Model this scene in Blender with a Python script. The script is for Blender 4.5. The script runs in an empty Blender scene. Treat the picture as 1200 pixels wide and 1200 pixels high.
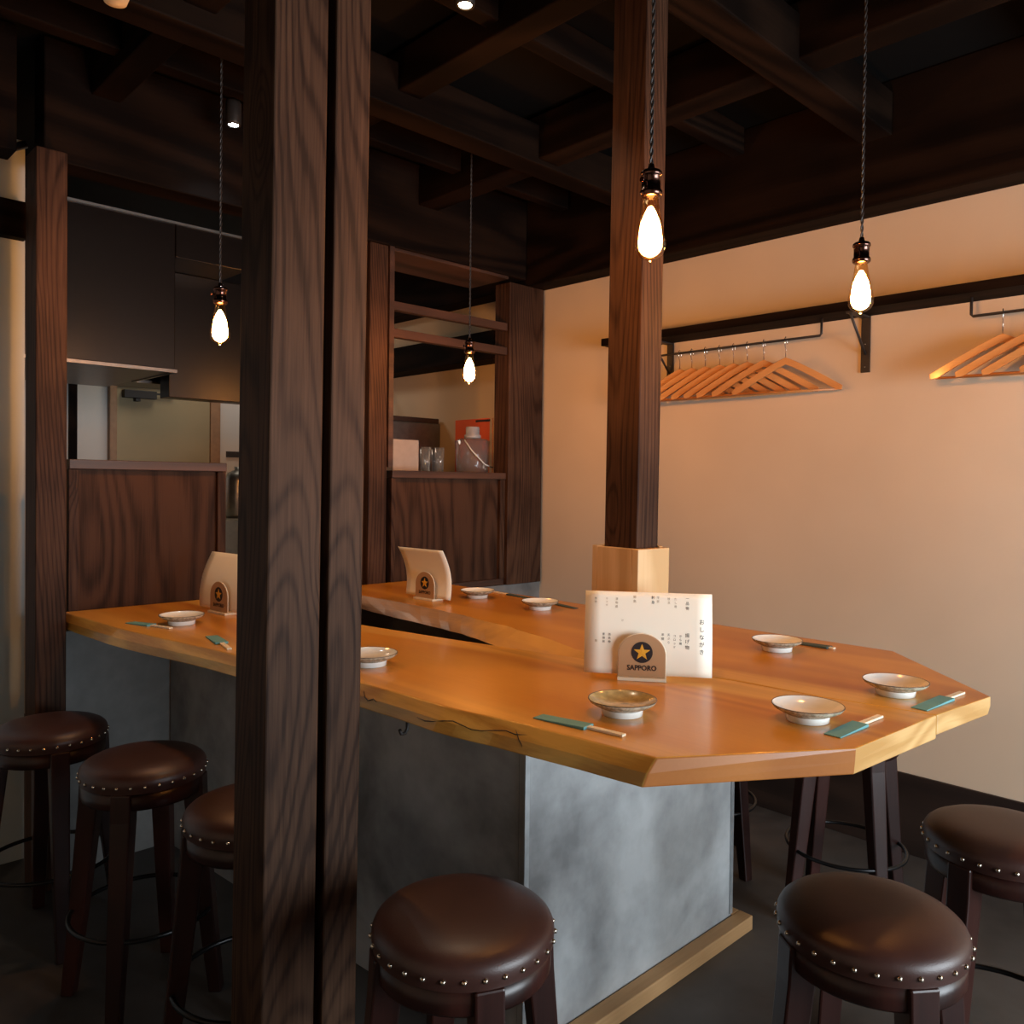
import bpy, bmesh, math, random
from mathutils import Vector, Matrix, Euler
random.seed(7)
PI = math.pi
S = bpy.context.scene
COL = S.collection

# ------------------------------------------------------------------ camera
cam_data = bpy.data.cameras.new('camera')
cam_data.sensor_width = 36.0
cam_data.lens = 36.0 * 964.0 / 1200.0
cam_data.shift_y = -0.015
cam_data.clip_start = 0.02
cam = bpy.data.objects.new('camera', cam_data)
COL.objects.link(cam)
YAW, TILT, ROLL = math.radians(43.9), math.atan(15.5 / 964.0), 0.0115
_f = Vector((math.sin(YAW) * math.cos(TILT), math.cos(YAW) * math.cos(TILT), -math.sin(TILT)))
_r = Vector((math.cos(YAW), -math.sin(YAW), 0))
_u = _r.cross(_f)
_r2 = _r * math.cos(ROLL) + _u * math.sin(ROLL)
_u2 = -_r * math.sin(ROLL) + _u * math.cos(ROLL)
cam.matrix_world = Matrix(((_r2.x, _u2.x, -_f.x, 0), (_r2.y, _u2.y, -_f.y, 0), (_r2.z, _u2.z, -_f.z, 1.4), (0, 0, 0, 1)))
S.camera = cam

# ------------------------------------------------------------------ world, daylight, exposure
S.view_settings.view_transform = 'Standard'
S.view_settings.look = 'None'
S.view_settings.gamma = 1
S.view_settings.use_curve_mapping = False
S.view_settings.exposure = 0.0
w = bpy.data.worlds.new('world')
S.world = w
w.use_nodes = True
w.node_tree.nodes['Background'].inputs[0].default_value = (0.75, 0.86, 1.0, 1)
w.node_tree.nodes['Background'].inputs[1].default_value = 0.6

def area_light(name, loc, rot, sx, sy, power, col):
    d = bpy.data.lights.new(name, 'AREA')
    d.shape = 'RECTANGLE'; d.size = sx; d.size_y = sy; d.energy = power; d.color = col
    o = bpy.data.objects.new(name, d); COL.objects.link(o)
    o.location = loc; o.rotation_euler = rot
    return o
WINDOW_W = 155.0
BULB_L = 388.0
area_light('window_daylight', (2.02, -2.12, 1.16), (math.radians(90), 0, 0), 2.1, 1.36, WINDOW_W, (0.84, 0.93, 1.0))

# ------------------------------------------------------------------ material helpers
class NT:
    def __init__(self, name):
        self.m = bpy.data.materials.new(name); self.m.use_nodes = True
        self.t = self.m.node_tree; self.n = self.t.nodes
        self.b = self.n['Principled BSDF']; self.out = self.n['Material Output']
    def add(self, typ, **kw):
        nd = self.n.new(typ)
        for k, v in kw.items(): setattr(nd, k, v)
        return nd
    def link(self, a, b): self.t.links.new(a, b)
    def val(self, sock, v):
        if hasattr(v, 'is_output'): self.link(v, sock)
        else: sock.default_value = v
    def math(self, op, a, b=0.0):
        nd = self.add('ShaderNodeMath', operation=op)
        self.val(nd.inputs[0], a); self.val(nd.inputs[1], b)
        return nd.outputs[0]
    def coord(self, scale=(1, 1, 1), loc=(0, 0, 0)):
        tc = self.add('ShaderNodeTexCoord'); mp = self.add('ShaderNodeMapping')
        mp.inputs['Scale'].default_value = scale; mp.inputs['Location'].default_value = loc
        self.link(tc.outputs['Object'], mp.inputs['Vector'])
        return mp.outputs['Vector']
    def noise(self, vec, scale, detail=3, rough=0.5, dist=0.0):
        nd = self.add('ShaderNodeTexNoise')
        nd.inputs['Scale'].default_value = scale; nd.inputs['Detail'].default_value = detail
        nd.inputs['Roughness'].default_value = rough; nd.inputs['Distortion'].default_value = dist
        self.link(vec, nd.inputs['Vector'])
        return nd.outputs['Fac']
    def ramp(self, fac, stops):
        nd = self.add('ShaderNodeValToRGB'); cr = nd.color_ramp
        cr.elements[0].position = stops[0][0]; cr.elements[0].color = (*stops[0][1], 1)
        cr.elements[1].position = stops[-1][0]; cr.elements[1].color = (*stops[-1][1], 1)
        for p, c in stops[1:-1]:
            e = cr.elements.new(p); e.color = (*c, 1)
        self.link(fac, nd.inputs['Fac'])
        return nd.outputs['Color']
    def mix(self, fac, a, b, mode='MIX'):
        nd = self.add('ShaderNodeMix', data_type='RGBA', blend_type=mode)
        self.val(nd.inputs[0], fac); self.val(nd.inputs[6], a); self.val(nd.inputs[7], b)
        return nd.outputs[2]
    def bump(self, h, strength, dist=0.002):
        nd = self.add('ShaderNodeBump')
        nd.inputs['Strength'].default_value = strength; nd.inputs['Distance'].default_value = dist
        self.link(h, nd.inputs['Height']); self.link(nd.outputs[0], self.b.inputs['Normal'])

def plain(name, col, rough=0.6, metal=0.0, coat=0.0, var=0.12, vs=30, spec=0.5, bump=0.0):
    t = NT(name)
    f = t.noise(t.coord(), vs, 4)
    c = tuple(col)
    t.link(t.ramp(f, [(0.3, tuple(x * (1 - var) for x in c)), (0.7, tuple(min(1, x * (1 + var)) for x in c))]), t.b.inputs['Base Color'])
    t.b.inputs['Roughness'].default_value = rough; t.b.inputs['Metallic'].default_value = metal
    t.b.inputs['Coat Weight'].default_value = coat; t.b.inputs['Coat Roughness'].default_value = 0.15
    t.b.inputs['Specular IOR Level'].default_value = spec
    if bump: t.bump(f, bump, 0.003)
    return t.m

def wood(name, dark, light, axis='Z', freq=22, stretch=0.12, rough=0.5, coat=0.0, knots=0.0, seed=0.0, fine=0.5, base=2.0, bump=0.25, contrast=(0.25, 0.8), knot_scale=3.2, spec=0.4, sharp=False):
    t = NT(name)
    sc = {'X': (stretch, 1, 1), 'Y': (1, stretch, 1), 'Z': (1, 1, stretch)}[axis]
    v = t.coord(sc, (seed, seed * 1.7, seed * 0.6))
    field = t.math('MULTIPLY', t.noise(v, base, 2, 0.45, 0.3), freq)
    kd = None
    if knots:
        ks = tuple(1.0 if s == 1 else 0.42 for s in sc)
        vo = t.add('ShaderNodeTexVoronoi'); vo.inputs['Scale'].default_value = knot_scale
        vo.inputs['Randomness'].default_value = 1.0
        t.link(t.coord(ks, (seed * 2.3, seed, seed * 1.1)), vo.inputs['Vector'])
        d = vo.outputs['Distance']
        g = t.math('POWER', 2.718, t.math('MULTIPLY', t.math('MULTIPLY', d, d), -60.0))
        field = t.math('ADD', field, t.math('MULTIPLY', g, 5.0 * knots))
        kd = t.math('POWER', 2.718, t.math('MULTIPLY', t.math('MULTIPLY', d, d), -900.0))
    ring = t.math('MULTIPLY', t.math('ADD', t.math('SINE', t.math('MULTIPLY', field, 2 * PI / 2)), 1.0), 0.5)
    if sharp: ring = t.math('SUBTRACT', 1.0, t.math('POWER', ring, 3.0))
    fsc = {'X': (0.03, 1, 1), 'Y': (1, 0.03, 1), 'Z': (1, 1, 0.03)}[axis]
    fib = t.noise(t.coord(fsc, (seed, 0, 0)), 160, 3, 0.6)
    cl = t.noise(t.coord((1, 1, 1), (seed, 3, 1)), 3.0, 3)
    f = t.math('ADD', t.math('MULTIPLY', ring, 0.20 if sharp else 0.45), t.math('ADD', t.math('MULTIPLY', fib, fine), t.math('MULTIPLY', t.math('SUBTRACT', cl, 0.5), 0.7)))
    c = t.ramp(f, [(contrast[0], dark), (contrast[1], light)])
    if kd is not None:
        c = t.mix(t.math('MULTIPLY', kd, 0.8), c, (dark[0] * 0.5, dark[1] * 0.5, dark[2] * 0.5, 1))
    t.link(c, t.b.inputs['Base Color'])
    t.b.inputs['Roughness'].default_value = rough
    t.b.inputs['Coat Weight'].default_value = coat; t.b.inputs['Coat Roughness'].default_value = 0.12
    t.b.inputs['Specular IOR Level'].default_value = spec
    t.bump(f, bump, 0.002)
    return t.m

def emitter(name, col, strength):
    t = NT(name)
    e = t.add('ShaderNodeEmission'); e.inputs[0].default_value = (*col, 1); e.inputs[1].default_value = strength
    t.link(e.outputs[0], t.out.inputs['Surface'])
    return t.m

def clear_glass(name, tint=(1, 1, 1), gloss=0.12, milk=0.0):
    t = NT(name)
    tr = t.add('ShaderNodeBsdfTransparent'); tr.inputs[0].default_value = (*tint, 1)
    gl = t.add('ShaderNodeBsdfGlossy'); gl.inputs['Roughness'].default_value = 0.05
    fr = t.add('ShaderNodeLayerWeight'); fr.inputs['Blend'].default_value = 0.35
    mx = t.add('ShaderNodeMixShader')
    t.link(t.math('MULTIPLY', t.math('ADD', fr.outputs['Facing'], gloss), 0.38), mx.inputs[0])
    t.link(tr.outputs[0], mx.inputs[1]); t.link(gl.outputs[0], mx.inputs[2])
    last = mx.outputs[0]
    if milk:
        df = t.add('ShaderNodeBsdfDiffuse'); df.inputs[0].default_value = (0.8, 0.8, 0.8, 1)
        m2 = t.add('ShaderNodeMixShader'); m2.inputs[0].default_value = milk
        t.link(last, m2.inputs[1]); t.link(df.outputs[0], m2.inputs[2]); last = m2.outputs[0]
    t.link(last, t.out.inputs['Surface'])
    return t.m

def cement(name, a, b, scale=2.2, rough=0.55):
    t = NT(name)
    v = t.coord((1, 1, 1))
    n1 = t.noise(v, scale, 4, 0.55, 0.6); n2 = t.noise(v, scale * 5, 4, 0.6)
    f = t.math('ADD', t.math('MULTIPLY', n1, 0.75), t.math('MULTIPLY', n2, 0.25))
    t.link(t.ramp(f, [(0.36, a), (0.62, b)]), t.b.inputs['Base Color'])
    t.b.inputs['Roughness'].default_value = rough
    t.bump(n2, 0.15, 0.002)
    return t.m

M = {}
M['post'] = wood('stained_timber', (0.022, 0.0095, 0.0052), (0.092, 0.045, 0.025), 'Z', knots=1.5, seed=1.3, rough=0.6, fine=0.62, freq=95, base=2.2, spec=0.12, bump=0.15, stretch=0.14, sharp=True)
M['post_near'] = wood('stained_knotty_timber', (0.020, 0.0095, 0.0055), (0.094, 0.049, 0.028), 'Z', knots=2.6, seed=4.1, rough=0.6, fine=0.62, freq=110, base=2.4, stretch=0.15, knot_scale=3.4, spec=0.12, bump=0.15, sharp=True)
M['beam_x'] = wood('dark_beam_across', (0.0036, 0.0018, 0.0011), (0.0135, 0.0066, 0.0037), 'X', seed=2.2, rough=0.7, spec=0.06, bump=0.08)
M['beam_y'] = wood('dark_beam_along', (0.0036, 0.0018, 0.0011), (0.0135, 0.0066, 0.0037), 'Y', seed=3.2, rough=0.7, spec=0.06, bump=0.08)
M['panel'] = wood('stained_plywood', (0.020, 0.0090, 0.0050), (0.060, 0.028, 0.0155), 'Z', seed=6.2, rough=0.62, freq=34, base=2.6, stretch=0.2, spec=0.10, bump=0.1, fine=0.8)
M['frame'] = wood('stained_frame', (0.030, 0.013, 0.007), (0.075, 0.032, 0.018), 'X', seed=7.2, rough=0.5)
def slab_wood(name, seed):
    """honey heartwood, turning to yellow sapwood towards the joint of the two slabs and the outer live edge"""
    m = wood(name, (0.48, 0.180, 0.017), (0.71, 0.330, 0.038), 'Y', freq=13, base=2.6, stretch=0.10, rough=0.33, coat=0.22, fine=0.3, seed=seed, bump=0.04, contrast=(0.05, 0.95))
    t = NT.__new__(NT); t.m = m; t.t = m.node_tree; t.n = t.t.nodes; t.b = t.n['Principled BSDF']; t.out = t.n['Material Output']
    src = t.b.inputs['Base Color'].links[0].from_socket
    tc = t.add('ShaderNodeTexCoord'); sx = t.add('ShaderNodeSeparateXYZ'); t.link(tc.outputs['Object'], sx.inputs[0])
    x, y = sx.outputs[0], sx.outputs[1]
    nz = t.noise(t.coord((1, 0.25, 1), (seed, 0, 0)), 5.0, 3)
    d = t.math('ADD', x, t.math('MULTIPLY', t.math('ADD', y, 1.191), 0.176))          # joint line
    d = t.math('ABSOLUTE', t.math('ADD', t.math('SUBTRACT', d, 0.1145 + 0.010), t.math('MULTIPLY', t.math('SUBTRACT', nz, 0.5), 0.10)))
    f = t.add('ShaderNodeMapRange'); f.inputs[1].default_value = 0.125; f.inputs[2].default_value = 0.085; f.interpolation_type = 'SMOOTHSTEP'
    t.link(d, f.inputs[0])
    d2 = t.math('ADD', x, t.math('ADD', t.math('MULTIPLY', t.math('ADD', y, 1.191), 0.10), t.math('MULTIPLY', t.math('SUBTRACT', nz, 0.5), 0.06)))
    f2 = t.add('ShaderNodeMapRange'); f2.inputs[1].default_value = -0.40; f2.inputs[2].default_value = -0.50; f2.interpolation_type = 'SMOOTHSTEP'
    t.link(d2, f2.inputs[0])
    fac = t.math('MAXIMUM', f.outputs[0], t.math('MULTIPLY', f2.outputs[0], 0.7))
    sap = t.mix(0.35, (0.80, 0.48, 0.105, 1), src)
    fib = t.noise(t.coord((1, 0.02, 1), (seed, 0, 0)), 26, 3, 0.6)
    sap2 = t.mix(1.0, sap, t.ramp(fib, [(0.3, (0.80, 0.74, 0.66)), (0.6, (1, 1, 1))]), 'MULTIPLY')
    t.link(t.mix(fac, src, sap2), t.b.inputs['Base Color'])
    return m
M['slab'] = slab_wood('oiled_honey_slab', 2.4)
M['sap'] = M['slab']
M['slab_dark'] = wood('oiled_red_heartwood', (0.34, 0.115, 0.025), (0.50, 0.19, 0.045), 'Y', freq=8, base=2.2, stretch=0.12, rough=0.4, coat=0.1, fine=0.25, seed=9.1, bump=0.05, contrast=(0.05, 0.95))
M['live'] = wood('bark_side_live_edge', (0.12, 0.065, 0.028), (0.34, 0.20, 0.09), 'Y', freq=8, base=4, stretch=0.3, rough=0.42, coat=0.12, fine=0.6, seed=3.8, bump=0.5)
def live_wood():
    m = M['live']
    t = NT.__new__(NT); t.m = m; t.t = m.node_tree; t.n = t.t.nodes; t.b = t.n['Principled BSDF']; t.out = t.n['Material Output']
    src = t.b.inputs['Base Color'].links[0].from_socket
    tc = t.add('ShaderNodeTexCoord'); sx = t.add('ShaderNodeSeparateXYZ'); t.link(tc.outputs['Object'], sx.inputs[0])
    y = t.math('ADD', sx.outputs[1], t.math('MULTIPLY', t.math('SUBTRACT', t.noise(t.coord(), 9, 3), 0.5), 0.5))
    f = t.add('ShaderNodeMapRange'); f.inputs[1].default_value = 0.48; f.inputs[2].default_value = 0.12; f.interpolation_type = 'SMOOTHSTEP'
    t.link(y, f.inputs[0])
    t.link(t.mix(t.math('MULTIPLY', f.outputs[0], 0.85), src, (0.68, 0.38, 0.085, 1)), t.b.inputs['Base Color'])
live_wood()
M['end'] = wood('sawn_end_grain', (0.50, 0.27, 0.085), (0.68, 0.42, 0.17), 'X', freq=26, base=2.5, stretch=0.5, rough=0.45, coat=0.1, seed=8.3, fine=0.3, bump=0.2)
M['edge'] = wood('oiled_live_edge', (0.50, 0.25, 0.045), (0.80, 0.48, 0.11), 'Y', freq=14, base=4, stretch=0.25, rough=0.3, coat=0.4, seed=1.9, knots=0.8, knot_scale=2.0, bump=0.3)
M['pale'] = wood('raw_pale_board', (0.52, 0.34, 0.16), (0.74, 0.55, 0.32), 'Z', freq=9, base=4, stretch=0.25, rough=0.6, seed=2.9, fine=0.3)
M['rail'] = wood('pale_base_rail', (0.34, 0.19, 0.08), (0.50, 0.30, 0.14), 'X', freq=10, seed=3.3, rough=0.6)
M['cement'] = cement('troweled_grey_cement', (0.16, 0.165, 0.17), (0.42, 0.44, 0.45))
M['base_wall'] = cement('dark_troweled_cement', (0.10, 0.098, 0.094), (0.22, 0.215, 0.205))
M['floor'] = cement('dark_concrete_floor', (0.030, 0.026, 0.023), (0.070, 0.062, 0.056), 1.6, 0.55)
M['metal_strip'] = plain('aluminium_strip', (0.45, 0.48, 0.5), 0.45, 0.8)
t = NT('warm_plaster')
_n = t.noise(t.coord(), 1.3, 3); _n2 = t.noise(t.coord(), 45, 4)
t.link(t.ramp(_n, [(0.3, (0.60, 0.50, 0.375)), (0.7, (0.68, 0.575, 0.44))]), t.b.inputs['Base Color'])
t.b.inputs['Roughness'].default_value = 0.85; t.bump(_n2, 0.12, 0.002)
M['plaster'] = t.m
M['daylight_tinted_plaster'] = plain('pale_daylight_tinted_plaster', (0.56, 0.64, 0.66), 0.85, var=0.03, vs=3)  # alcove plaster: bluish paint colour stands in for cool window light on it
M['kitchen_wall'] = plain('white_kitchen_wall', (0.60, 0.57, 0.53), 0.7, var=0.04, vs=2)
M['dado'] = wood('dark_skirting_board', (0.014, 0.008, 0.006), (0.030, 0.017, 0.012), 'Y', seed=5, rough=0.55)
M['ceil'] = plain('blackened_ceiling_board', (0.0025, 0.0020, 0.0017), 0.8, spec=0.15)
t = NT('brown_leather')
_v = t.coord(); _n = t.noise(_v, 9, 3); _g = t.add('ShaderNodeTexVoronoi'); _g.inputs['Scale'].default_value = 420
t.link(_v, _g.inputs['Vector'])
t.link(t.ramp(_n, [(0.3, (0.034, 0.012, 0.009)), (0.7, (0.050, 0.019, 0.014))]), t.b.inputs['Base Color'])
t.b.inputs['Roughness'].default_value = 0.40; t.bump(_g.outputs['Distance'], 0.12, 0.001)
M['leather'] = t.m
M['stool_wood'] = wood('reddish_black_stool_wood', (0.014, 0.004, 0.003), (0.038, 0.011, 0.008), 'Z', seed=2, rough=0.32, bump=0.05)
M['black_metal'] = plain('black_enamelled_metal', (0.012, 0.012, 0.013), 0.28, 0.6)
M['dull_black'] = plain('dull_black_paint', (0.02, 0.017, 0.016), 0.5)
M['nail'] = plain('brass_nail_head', (0.65, 0.58, 0.48), 0.22, 1.0)
M['porcelain'] = plain('white_glazed_porcelain', (0.90, 0.95, 0.93), 0.12, coat=0.5, var=0.05)
M['rim'] = plain('iron_brown_glaze', (0.045, 0.030, 0.020), 0.35)
t = NT('speckled_ash_glaze')
_n = t.noise(t.coord(), 90, 4, 0.7)
_n2 = t.noise(t.coord((1, 1, 1), (0.4, 0.1, 0)), 12, 3)
t.link(t.mix(_n2, t.ramp(_n, [(0.40, (0.10, 0.08, 0.05)), (0.62, (0.42, 0.38, 0.28))]), t.ramp(_n, [(0.3, (0.45, 0.42, 0.30)), (0.7, (0.66, 0.62, 0.48))])), t.b.inputs['Base Color'])
t.b.inputs['Roughness'].default_value = 0.2
M['speckle'] = t.m
M['yellow_glaze'] = plain('yellow_ash_glaze', (0.46, 0.36, 0.16), 0.2, var=0.3, vs=60)
M['teal'] = plain('teal_paper', (0.13, 0.36, 0.38), 0.75, var=0.06)
M['dark_teal'] = plain('dark_slate_paper', (0.045, 0.085, 0.085), 0.65, var=0.06)
M['stick'] = plain('pale_chopstick_wood', (0.90, 0.82, 0.62), 0.6, var=0.06)
M['paper'] = plain('cream_menu_card', (0.95, 0.93, 0.80), 0.45, var=0.02, vs=4)
M['holder'] = wood('light_holder_wood', (0.45, 0.27, 0.14), (0.56, 0.36, 0.21), 'Z', freq=6, seed=1, rough=0.5, bump=0.03, fine=0.3)
M['holder_edge'] = plain('acrylic_base', (0.80, 0.72, 0.55), 0.25, var=0.03)
M['ink'] = plain('black_print', (0.015, 0.013, 0.016), 0.5)
M['faint_ink'] = plain('grey_print', (0.30, 0.24, 0.15), 0.5)
M['gold'] = plain('gold_print', (0.72, 0.36, 0.035), 0.4)
M['hanger'] = wood('orange_hanger_wood', (0.50, 0.20, 0.055), (0.68, 0.33, 0.11), 'X', freq=7, seed=2, rough=0.35, coat=0.3, bump=0.04)
M['chrome'] = plain('chromed_wire', (0.8, 0.8, 0.8), 0.15, 1.0)
M['bronze'] = plain('dark_bronze_socket', (0.13, 0.07, 0.055), 0.2, 1.0)
M['cord'] = plain('twisted_black_cord', (0.03, 0.024, 0.022), 0.35)
M['bulb_glass'] = clear_glass('amber_bulb_glass', (1.0, 0.80, 0.52), 0.03)
M['filament'] = emitter('glowing_filament', (1.0, 0.46, 0.135), BULB_L)
M['spot_warm'] = emitter('warm_spot_lens', (1.0, 0.82, 0.5), 60)
M['spot_cool'] = emitter('cool_spot_lens', (0.8, 0.93, 1.0), 60)
M['ivory'] = plain('ivory_glass', (0.75, 0.62, 0.40), 0.4, var=0.03)
M['door'] = plain('cream_door', (0.33, 0.26, 0.145), 0.6, var=0.04, vs=3)
M['door_frame'] = plain('tan_door_frame', (0.30, 0.17, 0.09), 0.55)
M['steel'] = plain('brushed_steel', (0.55, 0.53, 0.5), 0.3, 1.0)
M['dark_steel'] = plain('dark_stained_steel', (0.16, 0.15, 0.14), 0.35, 0.7)
M['hood'] = plain('black_gloss_hood', (0.005, 0.0035, 0.003), 0.30, spec=0.25)
M['poster'] = plain('orange_red_poster', (0.92, 0.15, 0.04), 0.6, var=0.08, vs=6)
M['poster_pale'] = plain('pale_poster_border', (0.62, 0.50, 0.38), 0.6, var=0.05)
M['clear'] = clear_glass('clear_plastic', (0.92, 0.92, 0.92), 0.03, 0.05)
M['tumbler'] = clear_glass('clear_tumbler', (0.96, 0.97, 0.97), 0.25, 0.05)
M['grey_plastic'] = plain('grey_plastic_lid', (0.34, 0.33, 0.33), 0.4)
M['carton'] = plain('pale_carton', (0.34, 0.27, 0.22), 0.7, var=0.05)
M['white_paint'] = plain('white_paint', (0.7, 0.68, 0.64), 0.5)
M['olive'] = plain('grey_green_panel', (0.16, 0.15, 0.11), 0.6)

# ------------------------------------------------------------------ mesh helpers
def box(bm, x0, x1, y0, y1, z0, z1, mi=0):
    vs = [bm.verts.new(p) for p in ((x0,y0,z0),(x1,y0,z0),(x1,y1,z0),(x0,y1,z0),(x0,y0,z1),(x1,y0,z1),(x1,y1,z1),(x0,y1,z1))]
    for q in ((0,3,2,1),(4,5,6,7),(0,1,5,4),(1,2,6,5),(2,3,7,6),(3,0,4,7)):
        bm.faces.new([vs[i] for i in q]).material_index = mi
    return vs
def bx(*a):
    bm = bmesh.new(); box(bm, *a); return bm
def prism(bm, top, bot):
    n = len(top)
    a = [bm.verts.new(p) for p in top]; b = [bm.verts.new(p) for p in bot]
    bm.faces.new(a); bm.faces.new(b[::-1])
    for i in range(n):
        j = (i + 1) % n
        bm.faces.new([a[j], a[i], b[i], b[j]])
def lathe(bm, prof, n=32, cx=0, cy=0, mats=None, caps=True):
    rings = []
    for r, z in prof:
        if r < 1e-6: rings.append([bm.verts.new((cx, cy, z))])
        else: rings.append([bm.verts.new((cx + r * math.cos(2*PI*k/n), cy + r * math.sin(2*PI*k/n), z)) for k in range(n)])
    for i in range(len(rings) - 1):
        a, b = rings[i], rings[i+1]
        for k in range(n):
            l = (k + 1) % n
            if len(a) == 1 and len(b) == 1: continue
            if len(a) == 1: f = bm.faces.new([a[0], b[l], b[k]])
            elif len(b) == 1: f = bm.faces.new([a[k], a[l], b[0]])
            else: f = bm.faces.new([a[k], a[l], b[l], b[k]])
            f.smooth = True
            if mats: f.material_index = mats[i]
def tube(bm, pts, r, n=8, closed=False):
    pts = [Vector(p) for p in pts]; rings = []; up = None
    m = len(pts)
    rs = r if isinstance(r, (list, tuple)) else [r] * m
    for i, p in enumerate(pts):
        if closed: d = (pts[(i+1) % m] - pts[i-1]).normalized()
        else: d = (pts[min(i+1, m-1)] - pts[max(i-1, 0)]).normalized()
        if up is None:
            up = d.orthogonal().normalized()
        up = (up - d * up.dot(d)).normalized()
        s = d.cross(up)
        rings.append([bm.verts.new(p + (up * math.cos(2*PI*k/n) + s * math.sin(2*PI*k/n)) * rs[i]) for k in range(n)])
    for i in range(m if closed else m - 1):
        a, b = rings[i], rings[(i+1) % m]
        for k in range(n):
            l = (k + 1) % n
            bm.faces.new([a[k], a[l], b[l], b[k]]).smooth = True
    if not closed:
        bm.faces.new(rings[0][::-1]); bm.faces.new(rings[-1])
def obj(name, bm, mats, parent=None, bevel=0.0, seg=2, smooth=False, loc=None):
    bmesh.ops.recalc_face_normals(bm, faces=bm.faces)
    me = bpy.data.meshes.new(name); bm.to_mesh(me); bm.free()
    if not isinstance(mats, (list, tuple)): mats = [mats]
    for x in mats: me.materials.append(M[x] if isinstance(x, str) else x)
    o = bpy.data.objects.new(name, me); COL.objects.link(o)
    if parent is not None: o.parent = parent
    if loc: o.location = loc
    if bevel:
        b = o.modifiers.new('bevel', 'BEVEL'); b.width = bevel; b.segments = seg; b.limit_method = 'ANGLE'; b.angle_limit = math.radians(40)
    if smooth:
        for p in me.polygons: p.use_smooth = True
    return o
def tag(o, label=None, cat=None, group=None, kind=None):
    if label: o['label'] = label
    if cat: o['category'] = cat
    if group: o['group'] = group
    if kind: o['kind'] = kind
    return o
def thing(name, label, cat, loc=(0, 0, 0), rotz=0, group=None):
    o = bpy.data.objects.new(name, None); o.empty_display_size = 0.1; COL.objects.link(o)
    o.location = loc; o.rotation_euler = (0, 0, rotz)
    return tag(o, label, cat, group)
def dup(root, loc, rotz, label, group=None):
    r = root.copy(); COL.objects.link(r); r.location = loc; r.rotation_euler = (0, 0, rotz)
    r['label'] = label
    if group: r['group'] = group
    for ch in list(root.children):
        c = ch.copy(); COL.objects.link(c); c.parent = r
        for g in list(ch.children):
            d = g.copy(); COL.objects.link(d); d.parent = c
    return r
def struct(name, bm, mats, parent=None, bevel=0.0):
    o = obj(name, bm, mats, parent, bevel)
    if parent is None: o['kind'] = 'structure'
    return o
def text_mesh(s, size, extrude=0.0002, bold=0.0):
    c = bpy.data.curves.new('txt', 'FONT'); c.body = s; c.size = size; c.extrude = extrude; c.offset = bold; c.resolution_u = 2
    c.align_x = 'CENTER'; c.align_y = 'CENTER'
    o = bpy.data.objects.new('txt', c); COL.objects.link(o)
    bpy.context.view_layer.update()
    me = bpy.data.meshes.new_from_object(o)
    bpy.data.objects.remove(o); bpy.data.curves.remove(c)
    return me

# ------------------------------------------------------------------ room shell
XW, YP, YK, ZC = 3.28, 3.17, 5.5, 2.92
struct('floor', bx(-1.7, 3.5, -2.3, 5.7, -0.1, 0.0), 'floor')
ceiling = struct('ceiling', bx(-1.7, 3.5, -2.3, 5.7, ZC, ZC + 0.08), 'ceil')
struct('wall_right', bx(XW, XW + 0.12, -2.3, 5.7, 0, ZC), 'plaster')
struct('baseboard_right', bx(XW - 0.012, XW, -2.0, YP, 0, 0.306), 'dado', bevel=0.002)
struct('wall_left', bx(-1.72, -1.6, -2.3, 5.7, 0, ZC), 'plaster')
struct('wall_alcove', bx(-1.6, 0.80, 3.40, 3.50, 0, 2.62), 'daylight_tinted_plaster')
struct('wall_kitchen', bx(-1.6, XW, YK, YK + 0.1, 0, ZC), 'kitchen_wall')
struct('wall_partition', bx(0.86, XW, YP + 0.01, YP + 0.09, 0, 0.858), 'base_wall')
# wall behind the camera with its window opening
bm = bmesh.new()
box(bm, -1.6, 0.95, -2.1, -2.0, 0, ZC); box(bm, 3.10, XW, -2.1, -2.0, 0, ZC)
box(bm, 0.95, 3.10, -2.1, -2.0, 0, 0.45); box(bm, 0.95, 3.10, -2.1, -2.0, 1.86, ZC)
struct('wall_front', bm, 'plaster')
bm = bmesh.new()
for a in ((0.95, 1.0, 0.45, 1.86), (3.05, 3.10, 0.45, 1.86), (1.0, 3.05, 0.45, 0.50), (1.0, 3.05, 1.81, 1.86), (2.00, 2.04, 0.50, 1.81)):
    box(bm, a[0], a[1], -2.07, -2.02, a[2], a[3])
struct('window_1', bm, 'beam_y')

# beams under the ceiling (parts of the ceiling)
def beam(x0, x1, y0, y1, z0, z1, mat):
    return obj('beam', bx(x0, x1, y0, y1, z0, z1), mat, ceiling, bevel=0.006)
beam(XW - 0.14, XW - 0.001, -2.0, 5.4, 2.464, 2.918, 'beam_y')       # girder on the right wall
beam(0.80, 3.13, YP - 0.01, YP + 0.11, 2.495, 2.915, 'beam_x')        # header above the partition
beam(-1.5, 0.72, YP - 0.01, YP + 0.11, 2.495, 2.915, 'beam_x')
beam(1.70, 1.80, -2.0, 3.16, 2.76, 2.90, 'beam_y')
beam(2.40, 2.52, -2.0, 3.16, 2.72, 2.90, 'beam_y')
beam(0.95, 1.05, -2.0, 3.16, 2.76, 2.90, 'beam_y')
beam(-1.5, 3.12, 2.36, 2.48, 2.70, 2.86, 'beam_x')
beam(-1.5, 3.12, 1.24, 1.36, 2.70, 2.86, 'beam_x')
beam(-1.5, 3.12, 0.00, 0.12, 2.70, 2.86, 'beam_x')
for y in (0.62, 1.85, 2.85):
    beam(-1.5, 3.12, y, y + 0.06, 2.80, 2.915, 'beam_x')
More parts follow.
